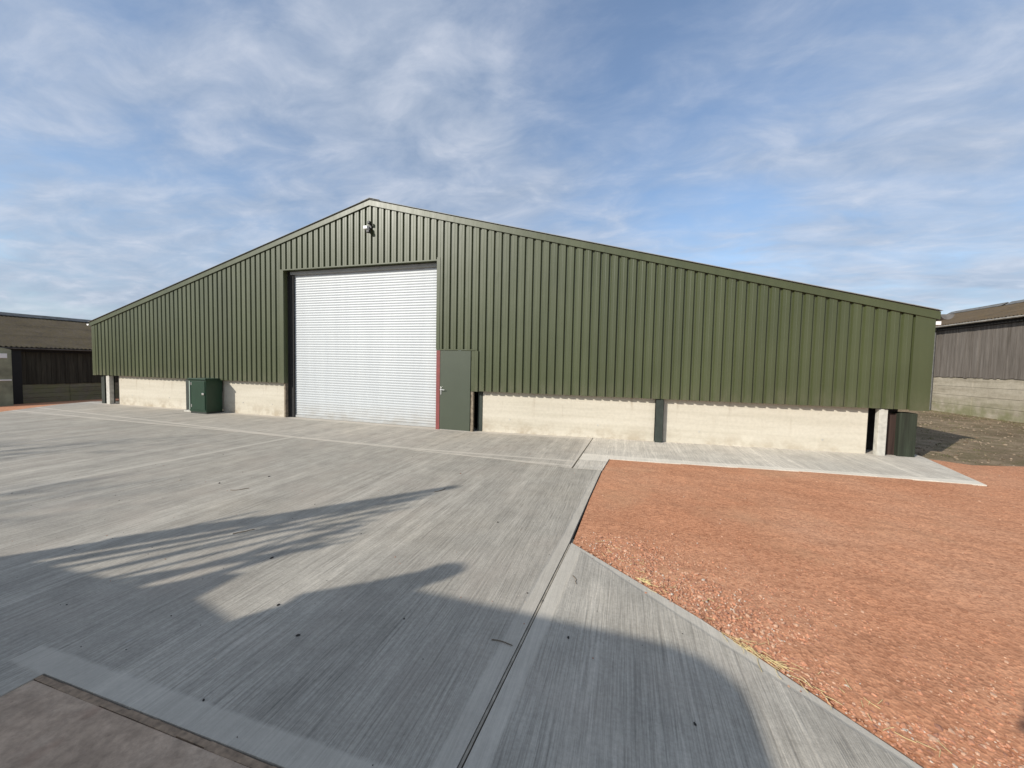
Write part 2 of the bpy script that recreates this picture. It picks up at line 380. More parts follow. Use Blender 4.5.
# red hardcore with lumps, as one fine grid clipped to its outline
RED = [(6.665, -1.94), (7.46, -1.925), (9.74, -1.81), (11.1, -1.81), (12.03, -1.87), (12.46, 0.0), (12.9, -0.3), (14.2, 0.05), (17, -0.5), (22, 0.3), (30, 0), (60, 1), (60, -40), (10.52, -40), (10.52, -9.8), (9.02, -8.05), (8.2, -7.15), (7.88, -6.81), (7.46, -6.37), (6.47, -5.52), (6.515, -4.2), (6.59, -2.76)]
def inside(x, y, P):
    c = False; j = len(P)-1
    for i in range(len(P)):
        if (P[i][1] > y) != (P[j][1] > y) and x < (P[j][0]-P[i][0])*(y-P[i][1])/(P[j][1]-P[i][1])+P[i][0]: c = not c
        j = i
    return c
def edge_dist(x, y, P):
    b = 9
    for i in range(len(P)):
        ax, ay = P[i-1]; cx, cy = P[i]; dx, dy = cx-ax, cy-ay; l = dx*dx+dy*dy
        t = max(0, min(1, ((x-ax)*dx+(y-ay)*dy)/l)); b = min(b, math.hypot(x-ax-t*dx, y-ay-t*dy))
    return b
RED2 = [(6.665,-1.92),(7.46,-1.90),(9.74,-1.79),(11.1,-1.79),(12.0,-1.86),(12.43,0.0)] + RED[6:]
sheet('red_ground', RED, -0.014, M['red'], 0.0)
# lumpy near field of the red area
bm = bmesh.new(); S = 0.045; grid = {}
SOIL_EDGE = -0.35
for i in range(int((13.2-6.4)/S)):
    for j in range(int((9.6-1.7)/S)):
        x = 6.4+i*S; y = -9.6+j*S
        if not inside(x, y, RED): continue
        d = edge_dist(x, y, RED)
        if x > 12.0 and y > -1.9: continue
        h = 0.010*mn.fractal(Vector((x*1.4, y*1.4, 0)), 0.9, 2.1, 6)+0.010*mn.noise(Vector((x*9, y*9, 3)))
        grid[(i, j)] = bm.verts.new((x, y, gz(x)-0.006+max(-0.004, h*min(1, d/0.2))))
for (i, j), v in grid.items():
    q = [grid.get(k) for k in ((i, j), (i+1, j), (i+1, j+1), (i, j+1))]
    if all(q): bm.faces.new(q).smooth = True
o = mesh_obj('red_gravel', bm, M['red'], smooth=True); o['kind'] = 'structure'

def left_red():
    sheet('red_track', [(-13.55, 0.4), (-12.88, -0.2), (-11.27, -2.58), (-11.32, -7.9), (-11.32, -30), (-40, -30), (-40, 9), (-13.6, 9)], -0.03, M['red'])
left_red()

# stones
_b = bmesh.new(); bmesh.ops.create_icosphere(_b, subdivisions=1, radius=1.0)
_b.verts.index_update(); ICO_V = [v.co.copy() for v in _b.verts]; ICO_F = [[v.index for v in f.verts] for f in _b.faces]; _b.free()
class Rocks:
    def __init__(s): s.v = []; s.f = []; s.m = []
    def build(s, name, mats):
        me = bpy.data.meshes.new(name); me.from_pydata(s.v, [], s.f)
        for m in mats: me.materials.append(m)
        me.polygons.foreach_set('material_index', s.m); me.update()
        return link(bpy.data.objects.new(name, me))
def rock(R_, c, r, mi=0):
    s = Vector((random.uniform(.6, 1.3)*r, random.uniform(.6, 1.3)*r, random.uniform(.4, .8)*r))
    rot = Matrix.Rotation(random.uniform(0, 6.28), 3, 'Z') @ Matrix.Rotation(random.uniform(-.4, .4), 3, 'X')
    k = len(R_.v)
    for v in ICO_V:
        p = v*random.uniform(.75, 1.2); p = rot @ Vector((p.x*s.x, p.y*s.y, p.z*s.z)); R_.v.append((p.x+c[0], p.y+c[1], p.z+c[2]))
    for f in ICO_F: R_.f.append([i+k for i in f]); R_.m.append(mi)
M['st1'] = mat_simple('red_stone', (0.48, 0.225, 0.13), 0.9, var=0.3, scale=20)
M['st2'] = mat_simple('pale_red_stone', (0.54, 0.33, 0.215), 0.9, var=0.2, scale=20)
M['st3'] = mat_simple('dark_red_stone', (0.34, 0.16, 0.10), 0.9, var=0.3, scale=20)
M['st4'] = mat_simple('pale_grey_stone', (0.55, 0.47, 0.38), 0.9, var=0.2, scale=20)
bm = Rocks(); n = 0
while n < 15000:
    # denser towards the slab corner and along the near edge
    if random.random() < 0.74:
        t = random.random(); ex, ey = (6.47+t*(8.9-6.47), -5.52+t*(-7.95+5.52)); k = random.expovariate(2.1)
        x = ex+k*0.50+random.uniform(-.1, .3); y = ey+k*0.50+random.uniform(-.1, .2)
    else:
        x = random.uniform(6.5, 14); y = random.uniform(-9, -0.6)
    if not inside(x, y, RED) and random.random() < .85: continue
    if not inside(x, y, RED) and (edge_dist(x, y, RED) > .09 or y > -5.4): continue
    r = min(0.017, random.lognormvariate(-5.2, 0.40))*(0.8+0.25*min(1, edge_dist(x, y, [(6.47, -5.52), (9.0, -8.05)])<.6))
    rock(bm, (x, y, gz(x)-0.008+r*0.25), r, random.choices((0, 1, 2, 3), (6, 3, 1.6, 0.35))[0]); n += 1
o = bm.build('gravel_stones', [M['st1'], M['st2'], M['st3'], M['st4']])
o['kind'] = 'stuff'; tag(o, 'loose red crushed stones scattered over the red hardcore', 'gravel')

# loose bits on the concrete: straw and dark crumbs
def onslab(x, y): return (-6 < x < 9.5 and -7.8 < y < -0.2)
bm = Rocks(); k = 0
while k < 300:
    x = random.uniform(-1, 9.3); y = random.uniform(-8.6, -2); 
    if inside(x, y, RED): continue
    r = random.uniform(0.0025, 0.0065) if random.random() < .96 else random.uniform(.008, .014)
    rock(bm, (x, y, gz(x)+r*0.35), r, random.choices((0, 1, 2), (4, 2, 1))[0]); k += 1
for x, y, r in ((6.62, -6.82, .014), (5.0, -7.3, .012), (4.62, -7.1, .010)):
    rock(bm, (x, y, gz(x)+.003), r, 0)
o = bm.build('concrete_crumbs', [M['debris'], M['st3'], M['st4']])
o['kind'] = 'stuff'; tag(o, 'dark crumbs and grit scattered on the yard concrete', 'debris')
bm = Rocks(); k = 0
while k < 3500:
    x = random.uniform(12.5, 20.4); y = random.uniform(-0.6, 17)
    if inside(x, y, RED): continue
    r = min(.06, random.lognormvariate(-4.3, .55)); rock(bm, (x, y, gz(x)-.075+r*.3), r, random.choices((0, 1, 2), (3, 4, 1))[0]); k += 1
M['clod1'] = mat_simple('brown_clod', (0.15, 0.11, 0.07), 0.95, var=0.3); M['clod2'] = mat_simple('tan_clod', (0.3, 0.23, 0.16), 0.95, var=0.3)
o = bm.build('soil_clods', [M['clod1'], M['clod2'], M['clod2']]); o['kind'] = 'stuff'; tag(o, 'brown clods and stones on the bare soil before the grey barn', 'clods')
bm = bmesh.new()
for i in range(420):
    y = random.uniform(-0.2, 18); x = random.choice((random.uniform(12.6, 20.3), random.gauss(20.1, .25)))
    if inside(x, y, RED) or x > 20.4: continue
    for k in range(9):
        a = random.uniform(0, 6.28); h = random.uniform(.02, .07); p = Vector((x+random.uniform(-.08, .08), y+random.uniform(-.08, .08), gz(x)-.078)); w_ = .006
        t = p+Vector((math.cos(a)*.04, math.sin(a)*.04, h))
        bm.faces.new([bm.verts.new(q) for q in (p-Vector((w_*math.sin(a), -w_*math.cos(a), 0)), p+Vector((w_*math.sin(a), -w_*math.cos(a), 0)), t)])
M['grass'] = mat_simple('weed_green', (0.15, 0.145, 0.06), 0.9, var=0.3)
o = mesh_obj('weeds', bm, M['grass']); o['kind'] = 'stuff'; tag(o, 'short weeds and grass growing on the soil before the grey barn', 'weeds')
def stalk(bm, x, y, l, a, bend=0.1, r=0.002, z=0.004):
    p = Vector((x, y, gz(x)+z)); 
    for s in range(4):
        q = p+Vector((math.cos(a)*l/4, math.sin(a)*l/4, random.uniform(-.001, .002))); tube(bm, p, q, r, r, 5, False); p = q; a += random.uniform(-bend, bend)*2
bm = bmesh.new()
for i in range(34):    # clump lying on the slab edge
    t = random.gauss(0.62, 0.05); stalk(bm, 6.5+t*1.9+random.uniform(-.02,.05), -5.5-t*1.87+random.uniform(0,.05)+.02, random.uniform(.04, .12), random.gauss(-0.75, .5), .2, r=.0015, z=random.uniform(.004, .02))
for i in range(14):
    t = random.gauss(0.30, 0.012); stalk(bm, 6.5+t*1.9, -5.5-t*1.87+.05, random.uniform(.04, .1), random.gauss(-0.3, .5), .15)
for i in range(60):
    t = random.random(); stalk(bm, 6.5+t*2.2+random.uniform(0, .25), -5.5-t*2.15+random.uniform(0, .2), random.uniform(.03, .08), random.uniform(0, 3.1), .1, .0013)
o = mesh_obj('straw', bm, M['straw']); o['kind'] = 'stuff'; tag(o, 'yellow straw wisps lying along the edge between red stone and slab', 'straw')
bm = bmesh.new(); stalk(bm, 6.17, -6.98, .14, 0.1, .1, .003); stalk(bm, 6.55, -6.1, .13, -0.9, .5, .0022)
stalk(bm, 1.9, -5.4, .22, .2, .4, .004); stalk(bm, 3.2, -6.35, .18, .9, .4, .004); stalk(bm, 4.5, -4.6, .2, 1.0, .3, .004)
o = mesh_obj('twigs', bm, M['twig']); o['kind'] = 'stuff'; tag(o, 'thin brown twigs lying on the brushed concrete', 'twigs')

# ------------------------------------------------------------------ green farm building
EAVE = 2.89; APEX = 6.15; HALF = 12.37; DEPTH = 30.0; ZB = 1.06
X_L, X_R = -12.03, 12.38
ENDX = {-1: 12.12, 1: 12.43}
def roofz(x): return APEX-(APEX-EAVE)*abs(x)/HALF
B = empty('farm_building', (0, 0, 0), 'long low gabled olive green steel farm building with white roller shutter and concrete plinth', 'barn')
OP0, OP1, OPZ = -3.03, 2.09, 4.46
DR0, DR1, DRZ = 2.09, 3.19, 2.13
def profile(x0, x1):
    """x positions and outward depth of a box-profile sheet, pitch 0.2"""
    pts = []; k0 = math.floor(x0/0.2)-1
    for k in range(k0, int(x1/0.2)+2):
        b = k*0.2+0.06
        for dx, d in ((0.0, 0.0), (0.036, 0.0), (0.054, 0.042), (0.112, 0.042), (0.118, 0.044), (0.124, 0.042), (0.182, 0.042)):
            pts.append((b+dx, d))
    pts = [p for p in pts if x0 < p[0] < x1]
    def dep(x):
        u = (x-0.06) % 0.2
        if u < .036: return 0
        if u < .054: return .042*(u-.036)/.018
        if u < .182: return .042
        return .042*(0.2-u)/.018
    return [(x0, dep(x0))]+pts+[(x1, dep(x1))]
def clad_front(name, x0, x1, zbot, ztop=None):
    bm = bmesh.new(); P = profile(x0, x1); prev = None
    for x, d in P:
        zt = (ztop if ztop else roofz(x)-0.05)
        a = bm.verts.new((x, -d, zbot)); b = bm.verts.new((x, -d, zt))
        c = bm.verts.new((x, -d+0.004, zbot)); e = bm.verts.new((x, -d+0.004, zt))
        if prev: bm.faces.new((prev[0], a, b, prev[1])); bm.faces.new((prev[2], prev[3], e, c)); bm.faces.new((prev[0], prev[2], c, a))
        prev = (a, b, c, e)
    return mesh_obj(name, bm, M['green'], B)
clad_front('wall_cladding', X_L+0.05, OP0, ZB)
clad_front('wall_cladding', OP0, OP1, OPZ)
clad_front('wall_cladding', DR0, DR1, DRZ)
clad_front('wall_cladding', DR1, X_R-0.05, ZB)
# flashings
def flash(x0, x1, y0, y1, z0, z1, mat='green'):
    return mesh_obj('flashing', bx(x0, x1, y0, y1, z0, z1), M[mat], B)
flash(X_L-0.02, X_L+0.16, -0.052, -0.046, ZB-0.012, EAVE+0.02)
flash(X_R-0.3, X_R, -0.052, -0.046, ZB-0.012, EAVE+0.02)
flash(OP0-0.12, OP0+0.0, -0.052, 0.10, ZB-0.01, OPZ)
flash(OP1-0.01, OP1+0.085, -0.052, 0.02, DRZ, OPZ+0.05)
flash(OP0-0.03, OP1+0.03, -0.05, 0.10, OPZ-0.03, OPZ-0.001)
flash(DR0, DR1+.02, -0.05, 0.05, DRZ-0.03, DRZ-0.002)
flash(DR1-0.01, DR1+0.085, -0.052, 0.05, ZB-0.01, DRZ-0.04)
# barge boards on the gable
for s in (-1, 1):
    bm = bmesh.new(); x1 = s*ENDX[s]
    def zz(x): return APEX-(APEX-EAVE)*abs(x)/HALF
    pts = [(0, zz(0)-0.115), (x1, zz(x1)-0.115), (x1, zz(x1)+0.03), (0, zz(0)+0.03)]
    A = [bm.verts.new((x, -0.075, z)) for x, z in pts]; C = [bm.verts.new((x, -0.052, z)) for x, z in pts]
    for i in range(4): bm.faces.new((A[i], A[(i+1)%4], C[(i+1)%4], C[i]))
    bm.faces.new(A); bm.faces.new(C[::-1])
    mesh_obj('barge_board', bm, M['green'], B)
# roof: fibre-cement coloured steel sheets, both slopes, with ribs running down the slope
M['roof_main'] = mat_simple('grey_roof_sheet', (0.27, 0.28, 0.27), 0.55, var=0.1)
for s in (-1, 1):
    bm = bmesh.new(); y = -0.11; prev = None; x1 = s*(ENDX[s]+.01)
    pts = [(-0.11, 0)]
    k = 0
    while y < DEPTH:
        for dy, d in ((0, 0), (0.06, 0), (0.075, .035), (0.12, .035), (0.135, 0)): pts.append((y+dy+0.02, d))
        y += 0.2
    for y, d in pts:
        q = [bm.verts.new((0, y, zz(0)+0.05+d)), bm.verts.new((x1, y, zz(x1)+0.05+d)), bm.verts.new((0, y, zz(0)+0.045)), bm.verts.new((x1, y, zz(x1)+0.045))]
        if prev:
            bm.faces.new((prev[0], prev[1], q[1], q[0])); bm.faces.new((prev[2], q[2], q[3], prev[3])); bm.faces.new((prev[1], prev[3], q[3], q[1]))
        else: bm.faces.new((q[0], q[2], q[3], q[1]))
        prev = q
    rf = mesh_obj('roof', bm, M['roof_main'], B)
    if s == 1:
        bm = bmesh.new(); prism(bm, [(-0.3, zz(.3)+.09), (0, APEX+.092), (.3, zz(.3)+.09), (.3, zz(.3)+.098), (0, APEX+.10), (-.3, zz(.3)+.098)], 'y', -0.06, DEPTH)
        mesh_obj('ridge_cap', bm, M['greytrim'], rf)
# eaves gutters and their pale stop ends
for s in (-1, 1):
    x = s*(ENDX[s]+.10); z = zz(ENDX[s])-.02; r = .095 if s == 1 else .06
    bm = bmesh.new()
    a1 = [(x+r*math.cos(t), z+r*math.sin(t)) for t in [math.pi+math.pi*i/12 for i in range(13)]]
    a2 = [(x+(r-.006)*math.cos(t), z+(r-.006)*math.sin(t)) for t in [2*math.pi-math.pi*i/12 for i in range(13)]]
    prism(bm, a1+a2, 'y', -0.06, DEPTH)
    g = mesh_obj('gutter', bm, M['greytrim'], B)
    bm = bmesh.new(); prism(bm, [(x+(r+.004)*math.cos(t), z+(r+.004)*math.sin(t)) for t in [math.pi+math.pi*i/12 for i in range(13)]], 'y', -0.072, -0.061)
    mesh_obj('gutter_stop_end', bm, M['ridge'] if s == 1 else M['lamp_white'], g)
mesh_obj('gutter_bracket', bx(12.385, 12.47, -0.04, 0.03, 2.66, 2.73, bev=.008), M['lamp_white'], B)
# side and back walls
def clad_side(x, s):
    bm = bmesh.new(); prev = None
    for y, d in profile(0.0, DEPTH):
        a = bm.verts.new((x+s*d, y, ZB)); b = bm.verts.new((x+s*d, y, EAVE)); 
        if prev: bm.faces.new((prev[0], a, b, prev[1]))
        prev = (a, b)
    mesh_obj('wall_cladding', bm, M['green'], B)
clad_side(X_L, -1); clad_side(X_R-.035, 1)
bm = bmesh.new(); bm.faces.new([bm.verts.new(p) for p in ((X_L, DEPTH, 0), (X_R, DEPTH, 0), (X_R, DEPTH, EAVE), (0, DEPTH, APEX), (X_L, DEPTH, EAVE))])
mesh_obj('back_wall', bm, M['green'], B)
# near-black sheet behind the front paints in the darkness of the inside
bm = bmesh.new(); bm.faces.new([bm.verts.new(p) for p in ((X_L+.1, .62, 0), (OP0-.1, .62, 0), (OP0-.1, .62, OPZ+.2), (OP1+1.2, .62, OPZ+.2), (OP1+1.2, .62, 0), (X_R-.1, .62, 0), (X_R-.1, .62, EAVE-.03), (0, .62, APEX-.04), (X_L+.1, .62, EAVE-.03))])
mesh_obj('dark_backing', bm, M['black_inside'], B)
# concrete panels between the columns (two stacked planks each)
def cpanel(x0, x1, zb):
    p = mesh_obj('concrete_panel', bx(x0, x1, 0.12, 0.26, zb-0.05, 1.115, bev=0.012), M['precast'], B)
cpanel(-10.93, -7.44, 0); cpanel(-5.78, -3.10, 0); cpanel(3.36, 7.57, 0.0); cpanel(7.75, 11.54, 0.02)
for yy in range(0, 6):
    for xx in (X_L+.08, X_R-.23):
        mesh_obj('side_panel', bx(xx, xx+.14, 0.75+yy*4.8, 0.75+yy*4.8+4.55, -0.05, 1.1, bev=.01), M['precast'], B)
# columns: rolled I sections
def icol(x, w, y0, dpt, zb, zt, mat='dark_steel'):
    bm = bmesh.new(); t = 0.014
    box(bm, x-w/2, x+w/2, y0, y0+t, zb-.05, zt); box(bm, x-w/2, x+w/2, y0+dpt-t, y0+dpt, zb-.05, zt); box(bm, x-.005, x+.005, y0+t+.001, y0+dpt-t-.001, zb-.05, zt)
    return mesh_obj('column', bm, M[mat], B)
icol(7.655, .16, -0.002, .30, 0.05, ZB-0.012)
icol(-7.25, .16, 0.02, .30, 0, ZB-.012)
icol(3.29, .12, 0.12, .30, 0, ZB-.012)
icol(-11.72, .18, 0.06, .3, 0, ZB-.012)
mesh_obj('column', bx(OP0-.055, OP0-.005, 0.0, 0.1, -.02, ZB-.012), M['door_jamb'], B)
mesh_obj('concrete_post', bx(11.655, 11.79, 0.0, 0.13, 0.05, ZB-.012, bev=.008), M['post'], B)
mesh_obj('concrete_post', bx(-11.42, -11.24, 0.0, 0.13, -0.05, ZB-.012, bev=.008), M['post'], B)
mesh_obj('side_board', bx(11.80, 12.02, 0.14, 0.19, 0.05, ZB-.10), M['dark_wood'], B)
mesh_obj('corner_post', bx(12.0, 12.27, 0.03, 0.30, 0.05, ZB-.07, bev=.02), M['green_post'], B)
# shutter opening: reveals, hood, guides, slats
mesh_obj('reveal', bx(OP0-.004, OP0+.02, 0.10, 0.42, -.02, OPZ-.03), M['black_inside'], B)
mesh_obj('reveal', bx(OP0-.1, OP1+.06, 0.10, 0.40, OPZ-.028, OPZ+.05), M['dark_steel'], B)
SH = 0.20
bm = bmesh.new(); p = 0.072; n = int((OPZ-.03)/p)
for i in range(n+1):
    z0 = i*p+0.0; rows = []
    for k, (f, d) in enumerate(((0, 0), (.08, .0), (.14, .005), (.35, .010), (.6, .011), (.85, .007), (.94, 0.0))):
        rows.append((z0+f*p, SH-d))
    for (za, ya), (zb_, yb) in zip(rows, rows[1:]+[(z0+p, SH)]):
        if za > OPZ-.10: continue
        vs = [bm.verts.new(q) for q in ((OP0+.02, ya, za), (OP1+.15, ya, za), (OP1+.15, yb, zb_), (OP0+.02, yb, zb_))]
        bm.faces.new(vs)
bmesh.ops.remove_doubles(bm, verts=bm.verts[:], dist=1e-5)
sh = mesh_obj('roller_shutter', bm, M['shutter'], B)
mesh_obj('bottom_rail', bx(OP0+.03, OP1+.1, SH-.03, SH-.018, 0.004, 0.075, bev=.003), M['shutter'], sh)
mesh_obj('shutter_guide', bx(OP0+.02, OP0+.19, SH-.06, SH-.02, 0, OPZ-.04), M['black_inside'], B)
mesh_obj('shutter_guide', bx(OP1-.01, OP1+.06, SH-.05, SH-.02, 0, OPZ-.04), M['dark_steel'], B)
mesh_obj('shutter_hood', bx(OP0+.1, OP1+.05, SH-.10, SH-.02, OPZ-.13, OPZ-.04, bev=.01), M['greytrim'], B)
# personnel door
mesh_obj('door_frame', bx(OP1-.0, OP1+.105, -0.04, 0.19, 0.0, DRZ-.035), M['red_frame'], B)
d = mesh_obj('door', bx(OP1+.11, 3.065, -0.035, 0.012, 0.012, DRZ-.035, bev=.003), M['door'], B)
hb = bx(OP1+.13, OP1+.16, -.047, -.0355, .93, 1.13, bev=.003)
tube(hb, (OP1+.145, -.047, 1.06), (OP1+.145, -.09, 1.06), .01); tube(hb, (OP1+.14, -.085, 1.06), (OP1+.27, -.085, 1.06), .010)
mesh_obj('handle', hb, M['chrome'], d)
for z in (.25, 1.1, 1.85):
    hb = bmesh.new(); tube(hb, (3.068, -.045, z), (3.068, -.045, z+.1), .009, n=8); mesh_obj('hinge', hb, M['door'], d)
mesh_obj('door_jamb', bx(3.085, 3.15, -0.03, 0.05, 0.0, ZB-.02), M['door_jamb'], B)
mesh_obj('door_jamb', bx(3.085, 3.17, -0.032, 0.05, ZB-.012, DRZ-.035), M['green'], B)
mesh_obj('threshold', bx(OP1+.107, 3.08, -0.02, 0.05, -.01, .010), M['chrome'], B)

# floodlight under the apex
F = empty('floodlight', (0.0, -0.04, 5.45), 'small white twin security floodlight fixed to the green gable under the apex', 'lamp')
mesh_obj('backplate', bx(.005, .085, -.075, -.042, 5.40, 5.52, bev=.006), M['lamp_black'], F)
h1 = mesh_obj('lamp_head', bx(-.085, .045, -.20, -.11, 5.36, 5.45, bev=.015), M['lamp_white'], F)
mesh_obj('lens', bx(-.075, .035, -.206, -.201, 5.37, 5.44), M['lamp_white'], h1)
bm = bmesh.new(); tube(bm, (0.03, -.075, 5.44), (-.01, -.115, 5.41), .013); mesh_obj('arm', bm, M['lamp_black'], F)
mesh_obj('sensor', bx(.02, .10, -.17, -.09, 5.50, 5.58, bev=.02), M['lamp_black'], F)
mesh_obj('lamp_head', bx(-.01, .09, -.18, -.10, 5.27, 5.345, bev=.015), M['lamp_black'], F)
bm = bmesh.new(); tube(bm, (0.05, -.075, 5.5), (.06, -.11, 5.54), .013); mesh_obj('bracket', bm, M['lamp_black'], F)
bm = bmesh.new(); tube(bm, (0.05, -.075, 5.42), (.05, -.11, 5.32), .012); mesh_obj('bracket', bm, M['lamp_black'], F)

# green meter cabinet
K = empty('utility_cabinet', (-6.1, -0.2, 0), 'dark green metal cabinet standing on the concrete against the plinth, left of the shutter', 'cabinet')
cx0, cx1, cy0, cy1, ch = -6.42, -5.70, -0.46, 0.05, 1.12
mesh_obj('body', bx(cx0, cx1, cy0, cy1, .06, ch-.05, bev=.006), M['cabinet'], K)
mesh_obj('roof', bx(cx0-.035, cx1+.02, cy0-.035, cy1, ch-.048, ch-.0, bev=.01), M['cabinet'], K)
mesh_obj('plinth', bx(cx0+.015, cx1-.015, cy0+.015, cy1-.01, -.01, .058), M['dark_steel'], K)
dk = mesh_obj('door', bx(cx0+.12, cx1-.03, cy0-.020, cy0-.001, .12, ch-.09, bev=.004), M['cabinet'], K)
mesh_obj('edge_strip', bx(cx0+.004, cx0+.04, cy0-.018, cy0-.0012, .12, ch-.09, bev=.003), M['cabinet_edge'], K)
mesh_obj('handle', bx(cx1-.13, cx1-.05, cy0-.045, cy0-.0205, .60, .66, bev=.006), M['chrome'], dk)
for z in (.2, .9):
    mesh_obj('hinge', bx(cx0+.09, cx0+.118, cy0-.024, cy0-.0015, z, z+.09, bev=.004), M['chrome'], K)
for x in (4.1, 6.3, 8.5, 10.8, -4.9, -3.7, -10.2, -8.3):
    bm = bmesh.new(); tube(bm, (x, .113, .36), (x, .121, .36), .022, n=12); mesh_obj('lifting_socket', bm, M['post'], B)
o = mesh_obj('concrete_block', bx(-6.95, -6.46, -0.30, 0.02, -.01, .045, bev=.01), M['post']); tag(o, 'low pale concrete pad on the ground at the left foot of the green cabinet', 'block')

# ------------------------------------------------------------------ neighbouring barns
def barn(name, label, xw, dirx, y0, y1, zb, zc, ze, xr, zr, wallmat, timmat, roofmat, rooflight=False):
    """wall at x=xw facing dirx; ridge at xr"""
    T = empty(name, (xw, y0, zb), label, 'barn'); s = dirx
    # concrete planks, one wall
    bm = bmesh.new(); nz = 4
    for i in range(nz):
        z0 = zb-.1 if i == 0 else zb+(zc-zb)*i/nz; z1 = zb+(zc-zb)*(i+1)/nz
        y = y0
        while y < y1:
            e = min(y+4.6, y1)
            a, b = sorted((xw-s*.16, xw+s*random.uniform(-.006, .006))); box(bm, a, b, y+.006, e-.006, z0+.004, z1-.004, bev=.006); y = e
    mesh_obj('concrete_wall', bm, wallmat, T)
    bm = bmesh.new(); y = y0
    while y < y1:
        w = random.uniform(.13, .17); off = random.uniform(.0, .02)
        a, b = sorted((xw+s*off, xw+s*(off+.022))); box(bm, a, b, y+.004, min(y+w, y1)-.004, zc+.01+random.uniform(-.03, .015), ze-.02); y += w
    a, b = sorted((xw-s*.05, xw-s*.01)); box(bm, a, b, y0, y1, zc, ze-.03)
    mesh_obj('timber_boarding', bm, timmat, T)
    # eaves course in front of the roof purlins
    xe = xw+s*.28
    slope = (zr-ze)/abs(xr-xe)
    def corr(xa, za, xb, zb_, nm, layers=2):
        bm = bmesh.new(); prev = None
        Y = y0-.15; n = int((y1-y0+.3)/.0365)
        for L in range(layers):
            prev = None
            f0 = L/layers; f1 = (L+1)/layers
            for i in range(n+1):
                yy = y0-.15+i*.0365; w = .027*math.sin(i*math.pi/2*1.0) if True else 0
                lo = (xa+(xb-xa)*(f0-.015*(L > 0)), za+(zb_-za)*(f0-.015*(L > 0))+w+.006*(1 if L > 0 else 0))
                hi = (xa+(xb-xa)*f1, za+(zb_-za)*f1+w+.0)
                q = [bm.verts.new((lo[0], yy, lo[1])), bm.verts.new((hi[0], yy, hi[1])), bm.verts.new((lo[0], yy, lo[1]-.012)), bm.verts.new((hi[0], yy, hi[1]-.012))]
                if prev:
                    bm.faces.new((prev[0], prev[1], q[1], q[0])); bm.faces.new((prev[2], q[2], q[3], prev[3])); bm.faces.new((prev[0], q[0], q[2], prev[2]))
                prev = q
        return mesh_obj(nm, bm, roofmat, T)
    rf = corr(xe, ze, xr, zr, 'roof', 3)
    xfar = 2*xr-xe
    corr(xfar, ze, xr, zr, 'roof', 1)
    bm = bmesh.new(); y = y0-.15; j = 0
    while y < y1+.1:
        j += 1
        if s == -1 and 16.7 < y < 17.4: y = 17.45
        e = min(y+1.1, y1+.15); dz = .004*(j % 2)
        prism(bm, [(xr-.26, zr-.26*slope+.04+dz), (xr, zr+.12+dz), (xr+.26, zr-.26*slope+.04+dz), (xr+.26, zr-.26*slope+.055+dz), (xr, zr+.15+dz), (xr-.26, zr-.26*slope+.055+dz)], 'y', y, e-.01); y = e
    mesh_obj('ridge_cap', bm, M['ridge'], rf)
    # gable ends and rear wall
    for yy in (y0+.05, y1-.05):
        bm = bmesh.new(); prism(bm, [(xw-s*.17, zb-.1), (xw-s*.17, ze-.02), (xr, zr-.08), (xfar+s*.3, ze-.02), (xfar+s*.3, zb-.1)], 'y', yy-.02, yy+.02)
        mesh_obj('gable_wall', bm, timmat, T)
    a, b = sorted((xfar+s*.3, xfar+s*.4)); mesh_obj('rear_wall', bx(a, b, y0, y1, zb-.1, ze-.05), timmat, T)
    # gutter and fascia
    xg = xe+s*.05; zg = ze-.10
    bm = bmesh.new()
    for i in range(8):
        t0 = math.pi+math.pi*i/8; t1 = math.pi+math.pi*(i+1)/8
        for r1, r2 in ((.062, .062), (.055, .055)):
            bm.faces.new([bm.verts.new(q) for q in ((xg+r1*math.cos(t0), y0-.1, zg+.06+r1*math.sin(t0)), (xg+r1*math.cos(t0), y1+.1, zg+.06+r1*math.sin(t0)), (xg+r2*math.cos(t1), y1+.1, zg+.06+r2*math.sin(t1)), (xg+r2*math.cos(t1), y0-.1, zg+.06+r2*math.sin(t1)))])
    mesh_obj('gutter', bm, M['gutter'] if not name.startswith('timber_shed') else M['ridge'], T)
    a, b = sorted((xw+s*.05, xw+s*.09)); mesh_obj('eaves_board', bx(a, b, y0, y1, ze-.22, ze-.06), M['black_inside'], T)
    return T, rf, slope, xe, xr
TR, rfR, slR, xeR, xrR = barn('timber_barn', 'weathered grey timber barn on a pale concrete wall, right of the green building', 20.5, -1, 2.0, 20.9, 0.10, 1.62, 3.92, 25.8, 5.42, M['barn_conc'], M['timber_grey'], M['roof_r'])
bm = bmesh.new(); tube(bm, (20.36, 13.2, .1), (20.36, 13.2, 3.78), .045); mesh_obj('downpipe', bm, M['ridge'], TR)
# left barn
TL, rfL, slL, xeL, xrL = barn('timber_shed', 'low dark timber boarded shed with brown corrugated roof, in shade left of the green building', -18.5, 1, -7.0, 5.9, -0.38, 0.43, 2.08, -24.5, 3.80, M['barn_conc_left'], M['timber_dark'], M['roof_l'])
mesh_obj('corner_post', bx(-18.46, -18.25, .35, .62, -.45, 2.0), M['black_inside'], TL)
